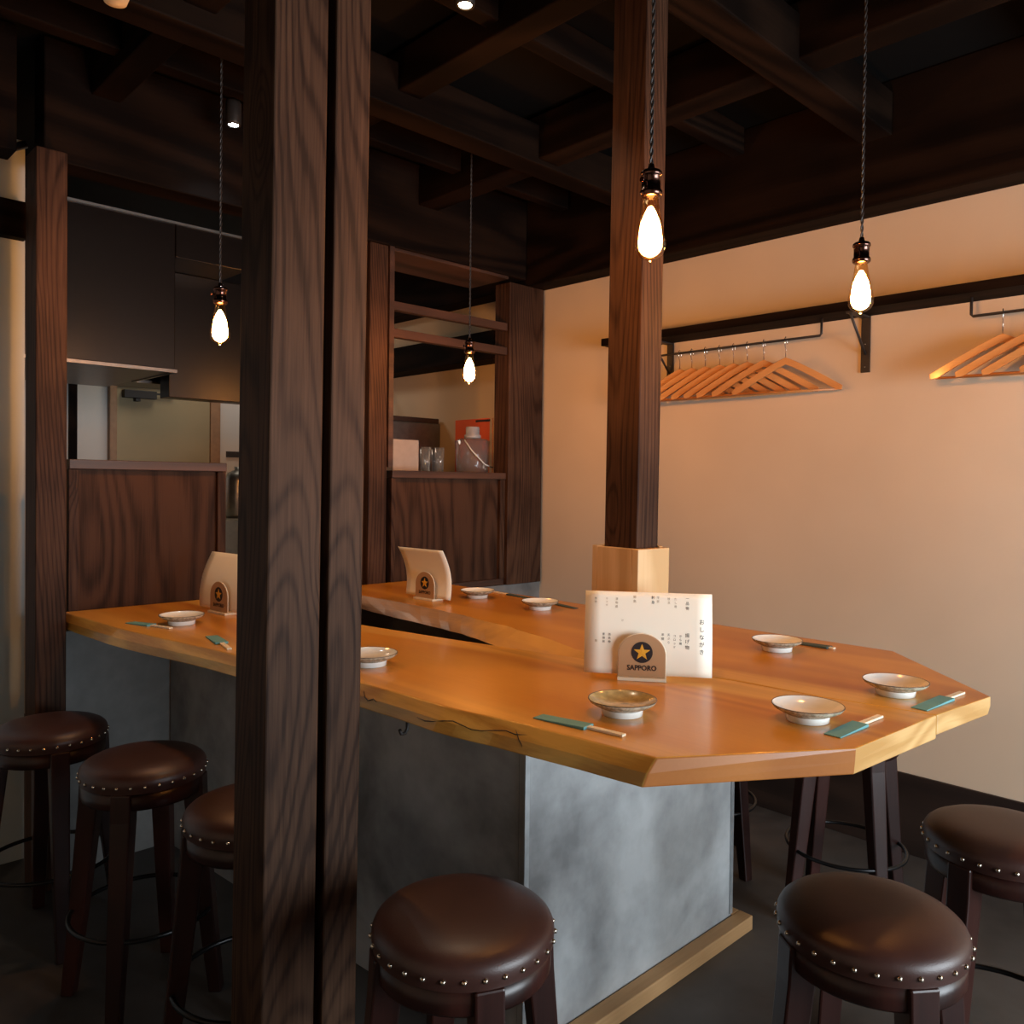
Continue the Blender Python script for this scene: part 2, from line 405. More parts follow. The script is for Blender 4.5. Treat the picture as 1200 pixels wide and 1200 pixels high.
# dark timber rails above the alcove wall
tag(obj('wall_rail', bx(-1.55, 0.795, 3.34, 3.395, 2.255, 2.385), 'beam_x', bevel=0.004), 'dark horizontal rail on the plaster beside the leftmost post', 'rail')
br = bmesh.new(); tube(br, [(0.795, 3.37, 2.60), (0.45, 3.37, 2.40)], 0.014, 8)
tag(obj('brace_rod', br, 'dull_black'), 'dark slanted rod high on the plaster left of the leftmost post', 'rod')

# ------------------------------------------------------------------ posts
LEAN = (0.0052, 0.0052, 0)
def post(label, x0, x1, y0, y1, z0, z1, mat='post', lean=False, parts=None, bevel=0.004):
    cx, cy = (x0 + x1) / 2, (y0 + y1) / 2
    bm = bx(x0 - cx, x1 - cx, y0 - cy, y1 - cy, 0, z1 - z0)
    o = obj('timber_post', bm, mat, bevel=bevel, seg=2, loc=(cx, cy, z0))
    if lean: o.rotation_euler = LEAN
    return tag(o, label, 'post')
post('thick knotty dark brown post at front, left one of the touching pair', 0.715, 0.826, 1.40, 1.525, 0.0, 2.74, 'post_near', True)
post('front post right of the touching pair, pale cathedral grain on its face', 0.8435, 0.922, 1.40, 1.51, 0.0, 2.74, 'post_near', True)
post('leftmost dark post standing beside the beige plaster strip and the stained panel', 0.755, 0.850, 3.07, 3.20, 0.0, 2.50, 'post')
post('dark post between the two partition openings, behind the rear menu stand', 2.135, 2.235, YP - 0.004, YP + 0.10, 0.860, 2.495, 'post')
post('dark corner post where the partition meets the orange-lit right wall', 3.005, 3.262, YP - 0.015, YP + 0.10, 0.860, 2.464, 'post')
tj = obj('jamb_strip', bx(2.236, 2.262, YP - 0.015, YP + 0.095, 1.47, 2.494), M['frame'])
tag(tj, 'reddish thin jamb strip lit orange beside the middle partition post', 'trim')
# post standing on the counter, wrapped in pale boards
cp = thing('counter_post', 'squared dark post rising from the counter, pale boards round its foot', 'post', (1.7385, 1.352, 0.931))
cp.rotation_euler = (0.004, 0.004, 0)
obj('shaft', bx(-0.0455, 0.0455, -0.054, 0.054, 0, 1.825), 'post', cp, bevel=0.003)
for i, (x0, x1, y0, y1) in enumerate(((-0.0700, -0.0465, -0.0575, 0.0565), (0.0465, 0.0635, -0.0575, 0.0565), (-0.0700, 0.0635, -0.078, -0.058), (-0.0700, 0.0635, 0.0570, 0.074))):
    b = obj('foot_board', bx(x0, x1, y0, y1, 0, 0.305 + (0.003 if i % 2 else 0)), 'pale', cp, bevel=0.0015)

# ------------------------------------------------------------------ partition panels
def panel(label, x0, x1, z0, z1, stiles):
    t = thing('partition_panel', label, 'panel', ((x0 + x1) / 2, YP + 0.02, z0))
    hw, h = (x1 - x0) / 2, z1 - z0
    obj('board', bx(-hw + 0.005, hw - 0.005, 0.006, 0.022, 0.012, h - 0.02), 'panel', t)
    obj('top_rail', bx(-hw, hw, -0.022, 0.03, h - 0.034, h), 'frame', t, bevel=0.002)
    obj('bottom_rail', bx(-hw, hw, -0.012, 0.03, 0, 0.034), 'frame', t, bevel=0.002)
    obj('stile', bx(hw - 0.034, hw, -0.016, 0.03, 0.0345, h - 0.0345), 'post', t, bevel=0.002)
    obj('stile', bx(-hw, -hw + (0.034 if stiles else 0.024), -0.016, 0.03, 0.0345, h - 0.0345), 'post', t, bevel=0.002)
panel('stained plywood panel behind the counter end, next to the leftmost post', 0.885, 1.462, 0.860, 1.468, 1)
panel('wide dark plywood panel under the opening with the orange poster', 2.27, 3.003, 0.860, 1.455, 0)
tag(obj('head_board', bx(2.262, 3.004, YP - 0.005, YP + 0.30, 2.478, 2.494), 'frame', bevel=0.002), 'thin warm brown board lining the top of the poster opening', 'board')
# hanging rails across the opening
for z, lab in ((2.225, 'upper of the two brown rails crossing the poster opening'), (2.098, 'lower brown rail crossing the poster opening, just above the far bulb')):
    tag(obj('cross_rail', bx(2.262, 3.004, YP, YP + 0.04, z - 0.018, z + 0.022), 'frame', bevel=0.002), lab, 'rail')

# ------------------------------------------------------------------ counter
counter = thing('bar_counter', 'long two-slab honey wood counter with live edges on a grey cement base', 'counter', (1.7, 1.8, 0))
O = Vector((1.7, 1.8, 0))
def P(l, z): return [Vector((x, y, z)) - O for x, y in l]
def smoothpts(l, k=4, amp=0.0, seed=0):
    rnd = random.Random(seed); out = []
    n = len(l)
    for i in range(n - 1):
        p0 = l[max(i-1, 0)]; p1 = l[i]; p2 = l[i+1]; p3 = l[min(i+2, n-1)]
        for j in range(k):
            u = j / k
            q = [0.5 * ((2*p1[c]) + (-p0[c] + p2[c]) * u + (2*p0[c] - 5*p1[c] + 4*p2[c] - p3[c]) * u*u + (-p0[c] + 3*p1[c] - 3*p2[c] + p3[c]) * u**3) for c in (0, 1)]
            if i + j: q[0] += rnd.uniform(-amp, amp)
            out.append(tuple(q))
    out.append(l[-1]); return out
ZT, ZB = 0.93, 0.880
YE = 3.165
def slab(name, loops, matfn, parent):
    """loops: list of (points, z) from top to bottom with equal counts"""
    bm = bmesh.new(); rings = [[bm.verts.new(p) for p in P(l, z)] for l, z in loops]
    n = len(rings[0])
    f = bm.faces.new(rings[0]); f.material_index = 0
    f = bm.faces.new(rings[-1][::-1]); f.material_index = 0
    for a, b in zip(rings[:-1], rings[1:]):
        for i in range(n):
            j = (i + 1) % n
            fc = bm.faces.new([a[j], a[i], b[i], b[j]]); fc.material_index = matfn(i)
            if matfn(i) in (1, 3): fc.smooth = False
    bmesh.ops.triangulate(bm, faces=[q for q in bm.faces if len(q.verts) > 4])
    return obj(name, bm, ['slab', 'edge', 'end', 'live', 'slab_dark', 'sap'], parent, bevel=0.003)
# front slab: outer live edge (far to near), then the cut corner, then the seam back
fo = [(0.868, YE), (0.905, 2.72), (0.985, 2.20), (1.045, 1.85), (1.080, 1.62), (1.100, 1.33), (1.131, 1.13), (1.162, 0.84)]
fo_t = smoothpts(fo, 4, 0.0015, 1)
fo_b = [(max(0.853, x - 0.028) + 0.004 * math.sin(y * 9), y + (0.012 if y < 3.1 else 0)) for x, y in fo_t]
fo_m = [((a[0] + b[0]) / 2 - 0.006, (a[1] + b[1]) / 2) for a, b in zip(fo_t, fo_b)]
seam = [(1.8145, 0.609), (1.775, 0.85), (1.762, 1.05), (1.715, 1.28), (1.678, 1.445)]
inner = [(1.645, 1.60), (1.580, 1.92), (1.518, 2.28), (1.43, 2.72), (1.362, YE)]
corner = [(1.472, 0.629)]
ft = fo_t + corner + seam + inner
n_fo = len(fo_t)
fb = fo_b + [(1.476, 0.634)] + seam + inner
fm = fo_m + [(1.474, 0.631)] + seam + inner
def f_mat(i):
    if i < n_fo - 1: return 1
    if i == n_fo - 1: return 4
    if i == n_fo: return 2
    return 0
slab('front_slab', [(ft, ZT), (fm, (ZT + ZB) / 2), (fb, ZB)], f_mat, counter)
# rear slab
seam_r = [(x + (0.0022, 0.0025, 0.0085, 0.003, 0.0022)[i], y) for i, (x, y) in enumerate(seam)]
live_t = smoothpts([(1.735, 1.50), (1.800, 1.69), (1.862, 1.95), (1.902, 2.30), (1.915, 2.55), (1.906, 2.86), (1.895, YE)], 4, 0.006, 3)
live_b = smoothpts([(1.688, 1.52), (1.722, 1.69), (1.768, 1.95), (1.812, 2.18), (1.826, 2.42), (1.850, 2.80), (1.850, YE)], 4, 0.005, 5)
live_m = [((a[0] + b[0]) / 2 - 0.006, (a[1] + b[1]) / 2) for a, b in zip(live_t, live_b)]
outer_r = [(2.433, YE), (2.436, 2.36), (2.434, 1.60), (2.432, 0.936), (2.073, 0.582)]
rt = seam_r + live_t + outer_r
rb = seam_r + live_b + [(x - 0.004, y + 0.004) for x, y in outer_r]
rm = seam_r + live_m + outer_r
ns, nl = len(seam_r), len(live_t)
def r_mat(i):
    if i < ns - 1: return 0
    if i < ns + nl - 1: return 3
    if i == ns + nl + 3: return 4
    if i == ns + nl + 4: return 2
    return 4
slab('rear_slab', [(rt, ZT), (rm, 0.908), (rb, ZB + 0.008)], r_mat, counter)
# natural drying cracks in the outer live edge
def edge_x(y, z):
    for (xa, ya), (xb, yb) in zip(fo_t[:-1], fo_t[1:]):
        if yb <= y <= ya:
            x = xa + (xb - xa) * (y - ya) / (yb - ya); break
    return x - 0.020 * (ZT - z) / 0.025 if z > 0.905 else x - 0.020 - 0.008 * (0.905 - z) / 0.025
for ys, zz in (([1.40 - 0.026 * k for k in range(12)], [0.897, 0.895, 0.899, 0.905, 0.909, 0.906, 0.902, 0.904, 0.909, 0.913, 0.911, 0.915]),
               ([1.145, 1.135, 1.128, 1.120, 1.112], [0.918, 0.911, 0.905, 0.899, 0.890]),
               ([1.60, 1.585, 1.57, 1.555, 1.54], [0.916, 0.906, 0.901, 0.907, 0.903])):
    bm = bmesh.new()
    tube(bm, [(edge_x(y, z) + 0.0002 - O.x, y - O.y, z) for y, z in zip(ys, zz)], [0.0006] + [0.0015] * (len(ys) - 2) + [0.0005], 6)
    obj('edge_crack', bm, 'rim', counter)
# base: cement panels, corner strips, rail on the floor
obj('end_panel', bx(1.373 - O.x, 2.30 - O.x, 1.37 - O.y, 1.39 - O.y, 0.0, 0.879), 'cement', counter)
bm = bmesh.new(); prism(bm, P([(1.373, 1.391), (1.392, 1.391), (1.262, YP), (1.243, YP)], 0.879), P([(1.373, 1.391), (1.392, 1.391), (1.262, YP), (1.243, YP)], 0))
obj('side_panel', bm, 'cement', counter)
bm = bmesh.new(); prism(bm, P([(2.281, 1.391), (2.300, 1.391), (2.300, YP), (2.281, YP)], 0.884), P([(2.281, 1.391), (2.300, 1.391), (2.300, YP), (2.281, YP)], 0))
obj('side_panel', bm, 'cement', counter)
for x in (1.3695, 2.2885):
    obj('corner_strip', bx(x - O.x, x + 0.015 - O.x, 1.366 - O.y, 1.3695 - O.y, 0.05, 0.878), 'metal_strip', counter)
obj('base_rail', bx(1.34 - O.x, 2.345 - O.x, 1.318 - O.y, 1.366 - O.y, 0, 0.045), 'rail', counter, bevel=0.003)
obj('base_rail', bx(2.301 - O.x, 2.345 - O.x, 1.3665 - O.y, 3.0 - O.y, 0, 0.045), 'rail', counter, bevel=0.003)
bm = bmesh.new(); tube(bm, [(1.10 - O.x, 1.47 - O.y, 0.879), (1.10 - O.x, 1.47 - O.y, 0.852), (1.092 - O.x, 1.468 - O.y, 0.843), (1.080 - O.x, 1.466 - O.y, 0.845), (1.076 - O.x, 1.466 - O.y, 0.855)], 0.004, 8)
obj('bag_hook', bm, 'dull_black', counter)

# ------------------------------------------------------------------ stools
HS = 0.028
def leather_top():
    bm = bmesh.new()
    prof = [(0, .632), (.03, .6318), (.06, .631), (.09, .629), (.115, .6255), (.135, .6200), (.148, .6135), (.1555, .6065), (.1595, .5985), (.1605, .591), (.1600, .581), (.1585, .574), (.1585, .570)]
    lathe(bm, [(r, z + HS) for r, z in prof], 56)
    return bm
stool = thing('bar_stool', 'x', 'stool', (0, 0, 0), 0, 'leather topped bar stools around the counter')
seat = obj('seat', leather_top(), 'leather', stool, smooth=True)
nail_me = None
for k in range(30):
    a = 2 * PI * (k + 0.5) / 30
    if nail_me is None:
        bm = bmesh.new(); bmesh.ops.create_icosphere(bm, subdivisions=1, radius=0.0052)
        nl = obj('nail', bm, 'nail', seat, smooth=True); nail_me = nl.data
    else:
        nl = bpy.data.objects.new('nail', nail_me); COL.objects.link(nl); nl.parent = seat
    nl.location = (0.1608 * math.cos(a), 0.1608 * math.sin(a), 0.587 + HS)
bm = bmesh.new(); lathe(bm, [(r, z + HS) for r, z in [(0.0, 0.571), (0.1555, 0.571), (0.155, 0.531), (0.152, 0.526), (0.135, 0.526), (0.135, 0.56), (0.0, 0.56)]], 48)
obj('apron', bm, 'stool_wood', stool, bevel=0.0)
for k in range(4):
    a = PI / 4 + k * PI / 2
    bm = bmesh.new()
    d = Vector((math.cos(a), math.sin(a), 0)); s = Vector((-d.y, d.x, 0))
    def sec(rc, z, hw): return [bm.verts.new(d * (rc + i * hw) + s * (j * hw) + Vector((0, 0, z))) for i, j in ((-1, -1), (1, -1), (1, 1), (-1, 1))]
    rr = [sec(0.136, 0.570 + HS, 0.0255), sec(0.139, 0.50 + HS, 0.0255), sec(0.168, 0.25, 0.0215), sec(0.196, 0.0, 0.0170)]
    for p, q in zip(rr[:-1], rr[1:]):
        for i in range(4):
            j = (i + 1) % 4; bm.faces.new([p[i], p[j], q[j], q[i]])
    bm.faces.new(rr[0]); bm.faces.new(rr[-1][::-1])
    obj('leg', bm, 'stool_wood', stool, bevel=0.004)
bm = bmesh.new(); tube(bm, [(0.182 * math.cos(2*PI*k/48), 0.182 * math.sin(2*PI*k/48), 0.235) for k in range(48)], 0.0065, 8, True)
obj('foot_ring', bm, 'black_metal', stool)
stools = [
    ((0.942, 1.09), 20, 'brown leather stool at front centre, overlapping the grey counter base'),
    ((1.483, 0.602), 8, 'brown leather stool in front of the counter tip, right foreground, wholly in frame'),
    ((2.05, 0.545), 30, 'brown leather stool at the right, seat cut off by the picture edge'),
    ((0.829, 2.294), 5, 'dark leather stool at left, second from the left wall, with a bright rim'),
    ((0.727, 2.79), 40, 'leftmost leather stool, standing in front of the leftmost post'),
    ((0.905, 1.80), 25, 'leather stool half hidden behind the large front posts on their left'),
    ((2.64, 1.157), 12, 'stool on the far side under the counter, only dark legs and ring seen'),
    ((2.66, 1.70), 35, 'farthest stool behind the grey base, one dark leg seen under the counter'),
]
for i, ((x, y), deg, lab) in enumerate(stools):
    rz = math.radians(deg)
    if i == 0:
        stool.location = (x, y, 0); stool.rotation_euler = (0, 0, rz); stool['label'] = lab
    else: dup(stool, (x, y, 0), rz, lab)

# ------------------------------------------------------------------ plates
def make_plate(label, speck=False):
    t = thing('footed_plate', label, 'plate', (0, 0, 0), 0, 'small footed plates set along the counter')
    bm = bmesh.new()
    lathe(bm, [(0, 0.0155), (0.020, 0.0158), (0.040, 0.0185), (0.056, 0.0245), (0.066, 0.0305), (0.0685, 0.0325)], 40)
    obj('bowl', bm, 'yellow_glaze' if speck else 'porcelain', t, smooth=True)
    bm = bmesh.new()
    lathe(bm, [(0.0685, 0.0325), (0.0702, 0.0330), (0.0705, 0.0315), (0.0665, 0.0255), (0.055, 0.0190), (0.043, 0.0145), (0.043, 0.0135), (0, 0.0135)], 40, mats=[0, 0, 1, 1, 1, 1, 1])
    obj('underside', bm, ['rim', 'speckle'], t, smooth=True)
    bm = bmesh.new()
    lathe(bm, [(0.043, 0.0142), (0.0415, 0.001), (0.0405, 0), (0.0380, 0), (0.0375, 0.0132)], 40)
    obj('foot', bm, 'porcelain', t, smooth=True)
    return t
pl = make_plate('x')
ZP = 0.9302
plates = [((1.330, 1.049), 'plate3'), 
          ((1.576, 0.772), 'white plate with dark rim by the front chopsticks, nearest the counter tip'),
          ((1.925, 0.735), 'white plate with dark rim before the tip, beyond the crack in the wood'),
          ((2.183, 1.165), 'white plate on the rear edge beside the dark sleeve, in front of the plain wall'),
          ((1.200, 1.765), 'plate half hidden by the right front post, on the front slab'),
          ((1.080, 2.665), 'leftmost plate, near the counter end by the stained panel'),
          ((2.212, 2.140), 'greyish plate on the rear slab, right of the far menu stand'),
          ((2.235, 2.520), 'farthest pale plate, just behind the far menu stand under the panel')]
sp = make_plate('brown speckled plate with yellow glaze inside, in front of the large menu card', True)
sp.location = (1.330, 1.049, ZP)
for i, ((x, y), lab) in enumerate(plates[1:]):
    if i == 0: pl.location = (x, y, ZP); pl['label'] = lab
    else: dup(pl, (x, y, ZP), 0.3 * i, lab)

# ------------------------------------------------------------------ chopsticks in paper sleeves
def chop(a, b, c, label, mat='teal', width=0.034):
    a, b, c = (Vector((*p, 0)) for p in (a, b, c))
    d = (b - a).normalized(); L = (b - a).length; E = (c - a).length
    t = thing('chopstick_set', label, 'chopsticks', (a.x, a.y, ZP), math.atan2(d.y, d.x), 'sleeved chopsticks laid on the counter')
    bm = bx(0, L, -width / 2, width / 2, 0.0, 0.0062)
    for v in bm.verts:
        if v.co.x < 0.01: v.co.z *= 0.35
    obj('paper_sleeve', bm, mat, t, bevel=0.0012)
    for k, s in enumerate((-1, 1)):
        bm = bx(L - 0.012, E, s * 0.0034 - 0.0031, s * 0.0034 + 0.0031, 0.0004, 0.0052)
        obj('chopstick', bm, 'stick', t, bevel=0.0006)
chop((1.187, 1.151), (1.202, 1.029), (1.216, 0.951), 'teal sleeved chopsticks pointing right, in front of the speckled plate')
chop((1.508, 0.690), (1.622, 0.685), (1.708, 0.672), 'teal sleeved chopsticks at the front cut edge, beside the nearest white plate')
chop((1.830, 0.650), (1.968, 0.640), (2.049, 0.628), 'teal sleeved chopsticks at the far tip of the counter')
chop((2.331, 1.225), (2.324, 1.075), (2.322, 1.06), 'dark slate sleeve beside the plate on the rear edge', 'dark_teal')
chop((1.062, 2.40), (1.033, 2.264), (1.012, 2.175), 'short looking teal sleeve pointing at the viewer, left of the large front posts', width=0.036)
chop((0.963, 2.797), (0.993, 2.687), (1.008, 2.593), 'dull teal sleeve in front of the leftmost plate')
chop((2.325, 2.06), (2.345, 2.212), (2.352, 2.285), 'dark sleeve behind the greyish plate on the rear slab', 'dark_teal', 0.024)
chop((2.38, 2.36), (2.389, 2.50), (2.393, 2.62), 'farthest dark sleeve, at the rear edge beside the far pale plate', 'dark_teal', 0.022)

# ------------------------------------------------------------------ menu cards and their holders
def sheet_pt(u, v, curl):
    """u across, v up: returns local point; local -Y is the reading side"""
    z = v
    t_ = v / 0.2
    return Vector((u, curl[0] * math.sin(PI * min(1, t_)) + curl[1] * t_ * t_, z))
def menu(base, ang, curl, lab_card, lab_hold, w=0.305, h=0.196, text=True):
    # holder
    th = thing('menu_holder', lab_hold, 'holder', (*base, ZP), ang, 'arched menu holders on the counter')
    obj('base_block', bx(-0.058, 0.058, -0.012, 0.046, 0.0, 0.008), 'holder_edge', th, bevel=0.001)
    bm = bmesh.new()
    pts = [(-0.056, 0.0082), (0.056, 0.0082)]
    pts += [(0.056 * math.cos(a), 0.062 + 0.050 * math.sin(a)) for a in [PI * k / 24 for k in range(25)]]
    prism(bm, [(x, -0.002, z) for x, z in pts], [(x, 0.003, z) for x, z in pts])
    pla = obj('arched_plate', bm, 'holder', th, bevel=0.0006)
    bm = bmesh.new()
    arc = [(0.056, 0.0, 0.0085)] + [(0.0562 * math.cos(a), 0.0005, 0.062 + 0.0502 * math.sin(a)) for a in [PI * k / 24 for k in range(25)]] + [(-0.056, 0.0, 0.0085)]
    tube(bm, arc, 0.0018, 6); obj('pale_edge', bm, 'holder_edge', pla)
    bm = bmesh.new()
    prism(bm, [(0.0255 * math.cos(2*PI*k/36), -0.0026, 0.068 + 0.0255 * math.sin(2*PI*k/36)) for k in range(36)], [(0.0255 * math.cos(2*PI*k/36), -0.0018, 0.068 + 0.0255 * math.sin(2*PI*k/36)) for k in range(36)])
    obj('round_emblem', bm, 'ink', pla)
    bm = bmesh.new()
    st = []
    for k in range(10):
        r = 0.0205 if k % 2 == 0 else 0.0084
        a = PI / 2 + k * PI / 5; st.append((r * math.cos(a), 0.068 + r * math.sin(a)))
    cc = bm.verts.new((0, -0.0036, 0.068)); vs = [bm.verts.new((x, -0.0029, z)) for x, z in st]
    for k in range(10): bm.faces.new([cc, vs[k], vs[(k + 1) % 10]])
    vb = [bm.verts.new((x, -0.0025, z)) for x, z in st]
    for k in range(10): bm.faces.new([vs[k], vb[k], vb[(k+1) % 10], vs[(k+1) % 10]])
    obj('star', bm, 'gold', pla)
    me = text_mesh('SAPPORO', 0.0175, 0.0002, 0.00035)
    xs = [v.co.x for v in me.vertices]; sx = 0.070 / (max(xs) - min(xs))
    for v in me.vertices:
        v.co = Vector((v.co.x * sx, -0.0026 - v.co.z, 0.030 + v.co.y))
    me.materials.append(M['ink'])
    lo = bpy.data.objects.new('lettering', me); COL.objects.link(lo); lo.parent = pla
    # card, standing in the holder's slot
    ct = Vector((base[0], base[1], 0)) + Euler((0, 0, ang)).to_matrix() @ Vector((0.013 if text else 0.0, 0.0125, 0))
    tc = thing('menu_card', lab_card, 'menu', (ct.x, ct.y, ZP + 0.0105), ang, 'cream menu cards standing in the holders')
    bm = bmesh.new(); NU, NV = 8, 14; grid = []
    for side in (0, 1):
        g = [[bm.verts.new(sheet_pt(-w/2 + w * i / NU, h * j / NV, curl) + Vector((0, side * 0.0012, 0))) for j in range(NV + 1)] for i in range(NU + 1)]
        grid.append(g)
        for i in range(NU):
            for j in range(NV):
                q = [g[i][j], g[i+1][j], g[i+1][j+1], g[i][j+1]]
                bm.faces.new(q if side == 0 else q[::-1]).smooth = True
    a, b = grid
    for i in range(NU):
        bm.faces.new([a[i][0], b[i][0], b[i+1][0], a[i+1][0]]); bm.faces.new([a[i][NV], a[i+1][NV], b[i+1][NV], b[i][NV]])
    for j in range(NV):
        bm.faces.new([a[0][j], a[0][j+1], b[0][j+1], b[0][j]]); bm.faces.new([a[NU][j], b[NU][j], b[NU][j+1], a[NU][j+1]])
    obj('sheet', bm, 'paper', tc)
    if not text: return
    cols = [  # (u, top v, glyph size, string, faint)
        (0.128, 0.130, 0.0130, 'おしながき', 0),
        (0.094, 0.184, 0.0085, '一品物', 0), (0.094, 0.098, 0.0105, '揚げ物', 0),
        (0.066, 0.182, 0.0065, 'だし巻', 1), (0.078, 0.096, 0.0065, 'から揚', 0), (0.050, 0.182, 0.0065, '枝豆', 1), (0.064, 0.096, 0.0065, 'コロッケ', 0),
        (0.024, 0.184, 0.0065, '冷奴', 1), (0.050, 0.098, 0.0065, '天ぷら', 0), (0.036, 0.098, 0.0070, '串揚', 0),
        (0.012, 0.184, 0.0085, '刺身', 0), (-0.032, 0.184, 0.0075, '鮮魚', 1), (-0.076, 0.178, 0.0065, '漬物盛', 1), (-0.100, 0.178, 0.0055, 'サラダ', 1), (-0.127, 0.178, 0.0060, '酢物', 1),
        (-0.092, 0.094, 0.0065, '焼魚物', 0), (-0.106, 0.094, 0.0065, '煮物椀', 0), (-0.124, 0.078, 0.0060, '飯', 1), (-0.061, 0.128, 0.0060, '汁', 1)]
    for faint in (0, 1):
        bm = bmesh.new()
        for u, v0, s, txt, fa in cols:
            if fa != faint: continue
            for k, ch in enumerate(txt):
                me = text_mesh(ch, s, 0.0)
                for vtx in me.vertices:
                    p = sheet_pt(u + vtx.co.x, v0 - k * s * 1.35 + vtx.co.y, curl)
                    vtx.co = p + Vector((0, -0.0004, 0))
                bm.from_mesh(me); bpy.data.meshes.remove(me)
        o = obj('printed_text', bm, 'faint_ink' if faint else 'ink', tc)
        o['kind'] = 'stuff'
menu((1.594, 1.200), math.atan2(-0.80, 0.60), (-0.002, 0.034), 'large cream menu card facing the viewer at the foot of the counter post', 'arched star emblem holder under the large front menu card')
menu((2.030, 2.605), math.radians(-87), (0.012, -0.045), 'small looking cream menu card on the rear slab, curling forward', 'arched star emblem holder of the far menu card on the rear slab', text=False, w=0.27)
menu((1.262, 2.79), math.radians(-84), (-0.006, 0.050), 'cream menu card leaning back at left, partly hidden by the front posts', 'arched star emblem holder at left, beside the large front posts', text=False)

# ------------------------------------------------------------------ pendant lamps
def pendant(x, y, zc, top, label, scale=1.0):
    t = thing('pendant_lamp', label, 'lamp', (x, y, zc), 0, 'amber filament pendant lamps')
    # cord: two strands twisted round each other
    z0 = 0.120; L = top - zc
    bm = bmesh.new(); n = int((L - z0) / 0.0035)
    for ph in (0, PI):
        tube(bm, [(0.0022 * math.cos(ph + k * 0.55), 0.0022 * math.sin(ph + k * 0.55), z0 + (L - z0) * k / n) for k in range(n + 1)], 0.0021, 5)
    obj('cord', bm, 'cord', t)
    bm = bmesh.new()
    lathe(bm, [(0, 0.130), (0.0055, 0.130), (0.0075, 0.122), (0.0080, 0.118), (0.018, 0.1165), (0.0215, 0.113), (0.0225, 0.108), (0.0205, 0.105), (0.0190, 0.104), (0.0190, 0.079), (0.0205, 0.078), (0.0228, 0.074), (0.0220, 0.067), (0.0190, 0.064), (0.0150, 0.063), (0, 0.063)], 28)
    sk = obj('socket', bm, 'bronze', t, smooth=True)
    bm = bmesh.new(); tube(bm, [(-0.019, 0, 0.092), (-0.027, 0, 0.092), (-0.031, 0, 0.092)], [0.003, 0.003, 0.0055], 10)
    obj('switch_knob', bm, 'bronze', sk)
    bm = bmesh.new()
    lathe(bm, [(0.0128, 0.0645), (0.0150, 0.060), (0.0165, 0.050), (0.0195, 0.032), (0.0240, 0.010), (0.0290, -0.014), (0.0315, -0.030), (0.0305, -0.042), (0.0250, -0.053), (0.0140, -0.060), (0.0060, -0.0625), (0.0035, -0.066), (0, -0.067)], 32)
    bl = obj('bulb', bm, 'bulb_glass', t, smooth=True)
    bm = bmesh.new()
    lathe(bm, [(0, 0.046), (0.0045, 0.044), (0.0100, 0.034), (0.0190, 0.012), (0.0225, -0.010), (0.0240, -0.026), (0.0220, -0.040), (0.0150, -0.050), (0.0060, -0.056), (0, -0.057)], 24)
    obj('filament', bm, 'filament', bl, smooth=True)
    return t
pendant(1.362, 1.019, 1.920, 2.90, 'nearest glowing filament bulb, hanging in front of the counter post')
pendant(2.125, 0.917, 1.915, 2.90, 'glowing filament bulb hanging in front of the right wall shelf')
pendant(1.149, 2.545, 1.897, 2.90, 'glowing filament bulb hanging at left before the black hood')
pendant(2.295, 2.655, 1.886, 2.90, 'glowing filament bulb hanging in the opening above the orange poster')

# ------------------------------------------------------------------ ceiling spots
def spot(x, y, z, top, mat, label, power, col, tilt=(0, 0), blend=0.5, ang=100):
    t = thing('ceiling_spotlight', label, 'spotlight', (x, y, z))
    bm = bmesh.new(); lathe(bm, [(0.020, 0.0), (0.026, 0.0), (0.028, 0.01), (0.028, 0.085), (0.022, 0.095), (0, 0.095)], 24)
    obj('can', bm, 'dull_black', t, smooth=True)
    bm = bmesh.new(); lathe(bm, [(0, 0.001), (0.012, 0.0005), (0.019, 0.003), (0.019, 0.012), (0, 0.012)], 20)
    obj('lens', bm, mat, t, smooth=True)
    bm = bmesh.new(); tube(bm, [(0, 0, 0.09), (0, 0, top - z)], 0.006, 8)
    obj('stem', bm, 'dull_black', t)
    d = bpy.data.lights.new('spot_light', 'SPOT'); d.energy = power; d.color = col; d.spot_size = math.radians(ang); d.spot_blend = blend; d.shadow_soft_size = 0.02
    o = bpy.data.objects.new('spot_light', d); COL.objects.link(o); o.location = (x, y, z - 0.012); o.rotation_euler = (tilt[0], tilt[1], 0)
spot(1.517, 1.790, 2.745, 2.91, 'spot_warm', 'small warm white ceiling spotlight at the top centre', 16, (1.0, 0.80, 0.55))
spot(1.395, 2.985, 2.735, 2.91, 'spot_cool', 'small cool white ceiling spotlight left of the large front posts', 5, (0.78, 0.90, 1.0))
tb = bmesh.new(); lathe(tb, [(0, 0.05), (0.012, 0.05), (0.014, 0.02), (0.03, 0.0), (0.034, -0.02), (0.026, -0.042), (0, -0.052)], 24)
gl = thing('hanging_globe', 'small unlit ivory globe at the very top left', 'lamp', (0.695, 2.133, 2.600))
obj('globe', tb, 'ivory', gl, smooth=True)
tb = bmesh.new(); tube(tb, [(0, 0, 0.05), (0, 0, 0.315)], 0.004, 6); obj('stem', tb, 'dull_black', gl)

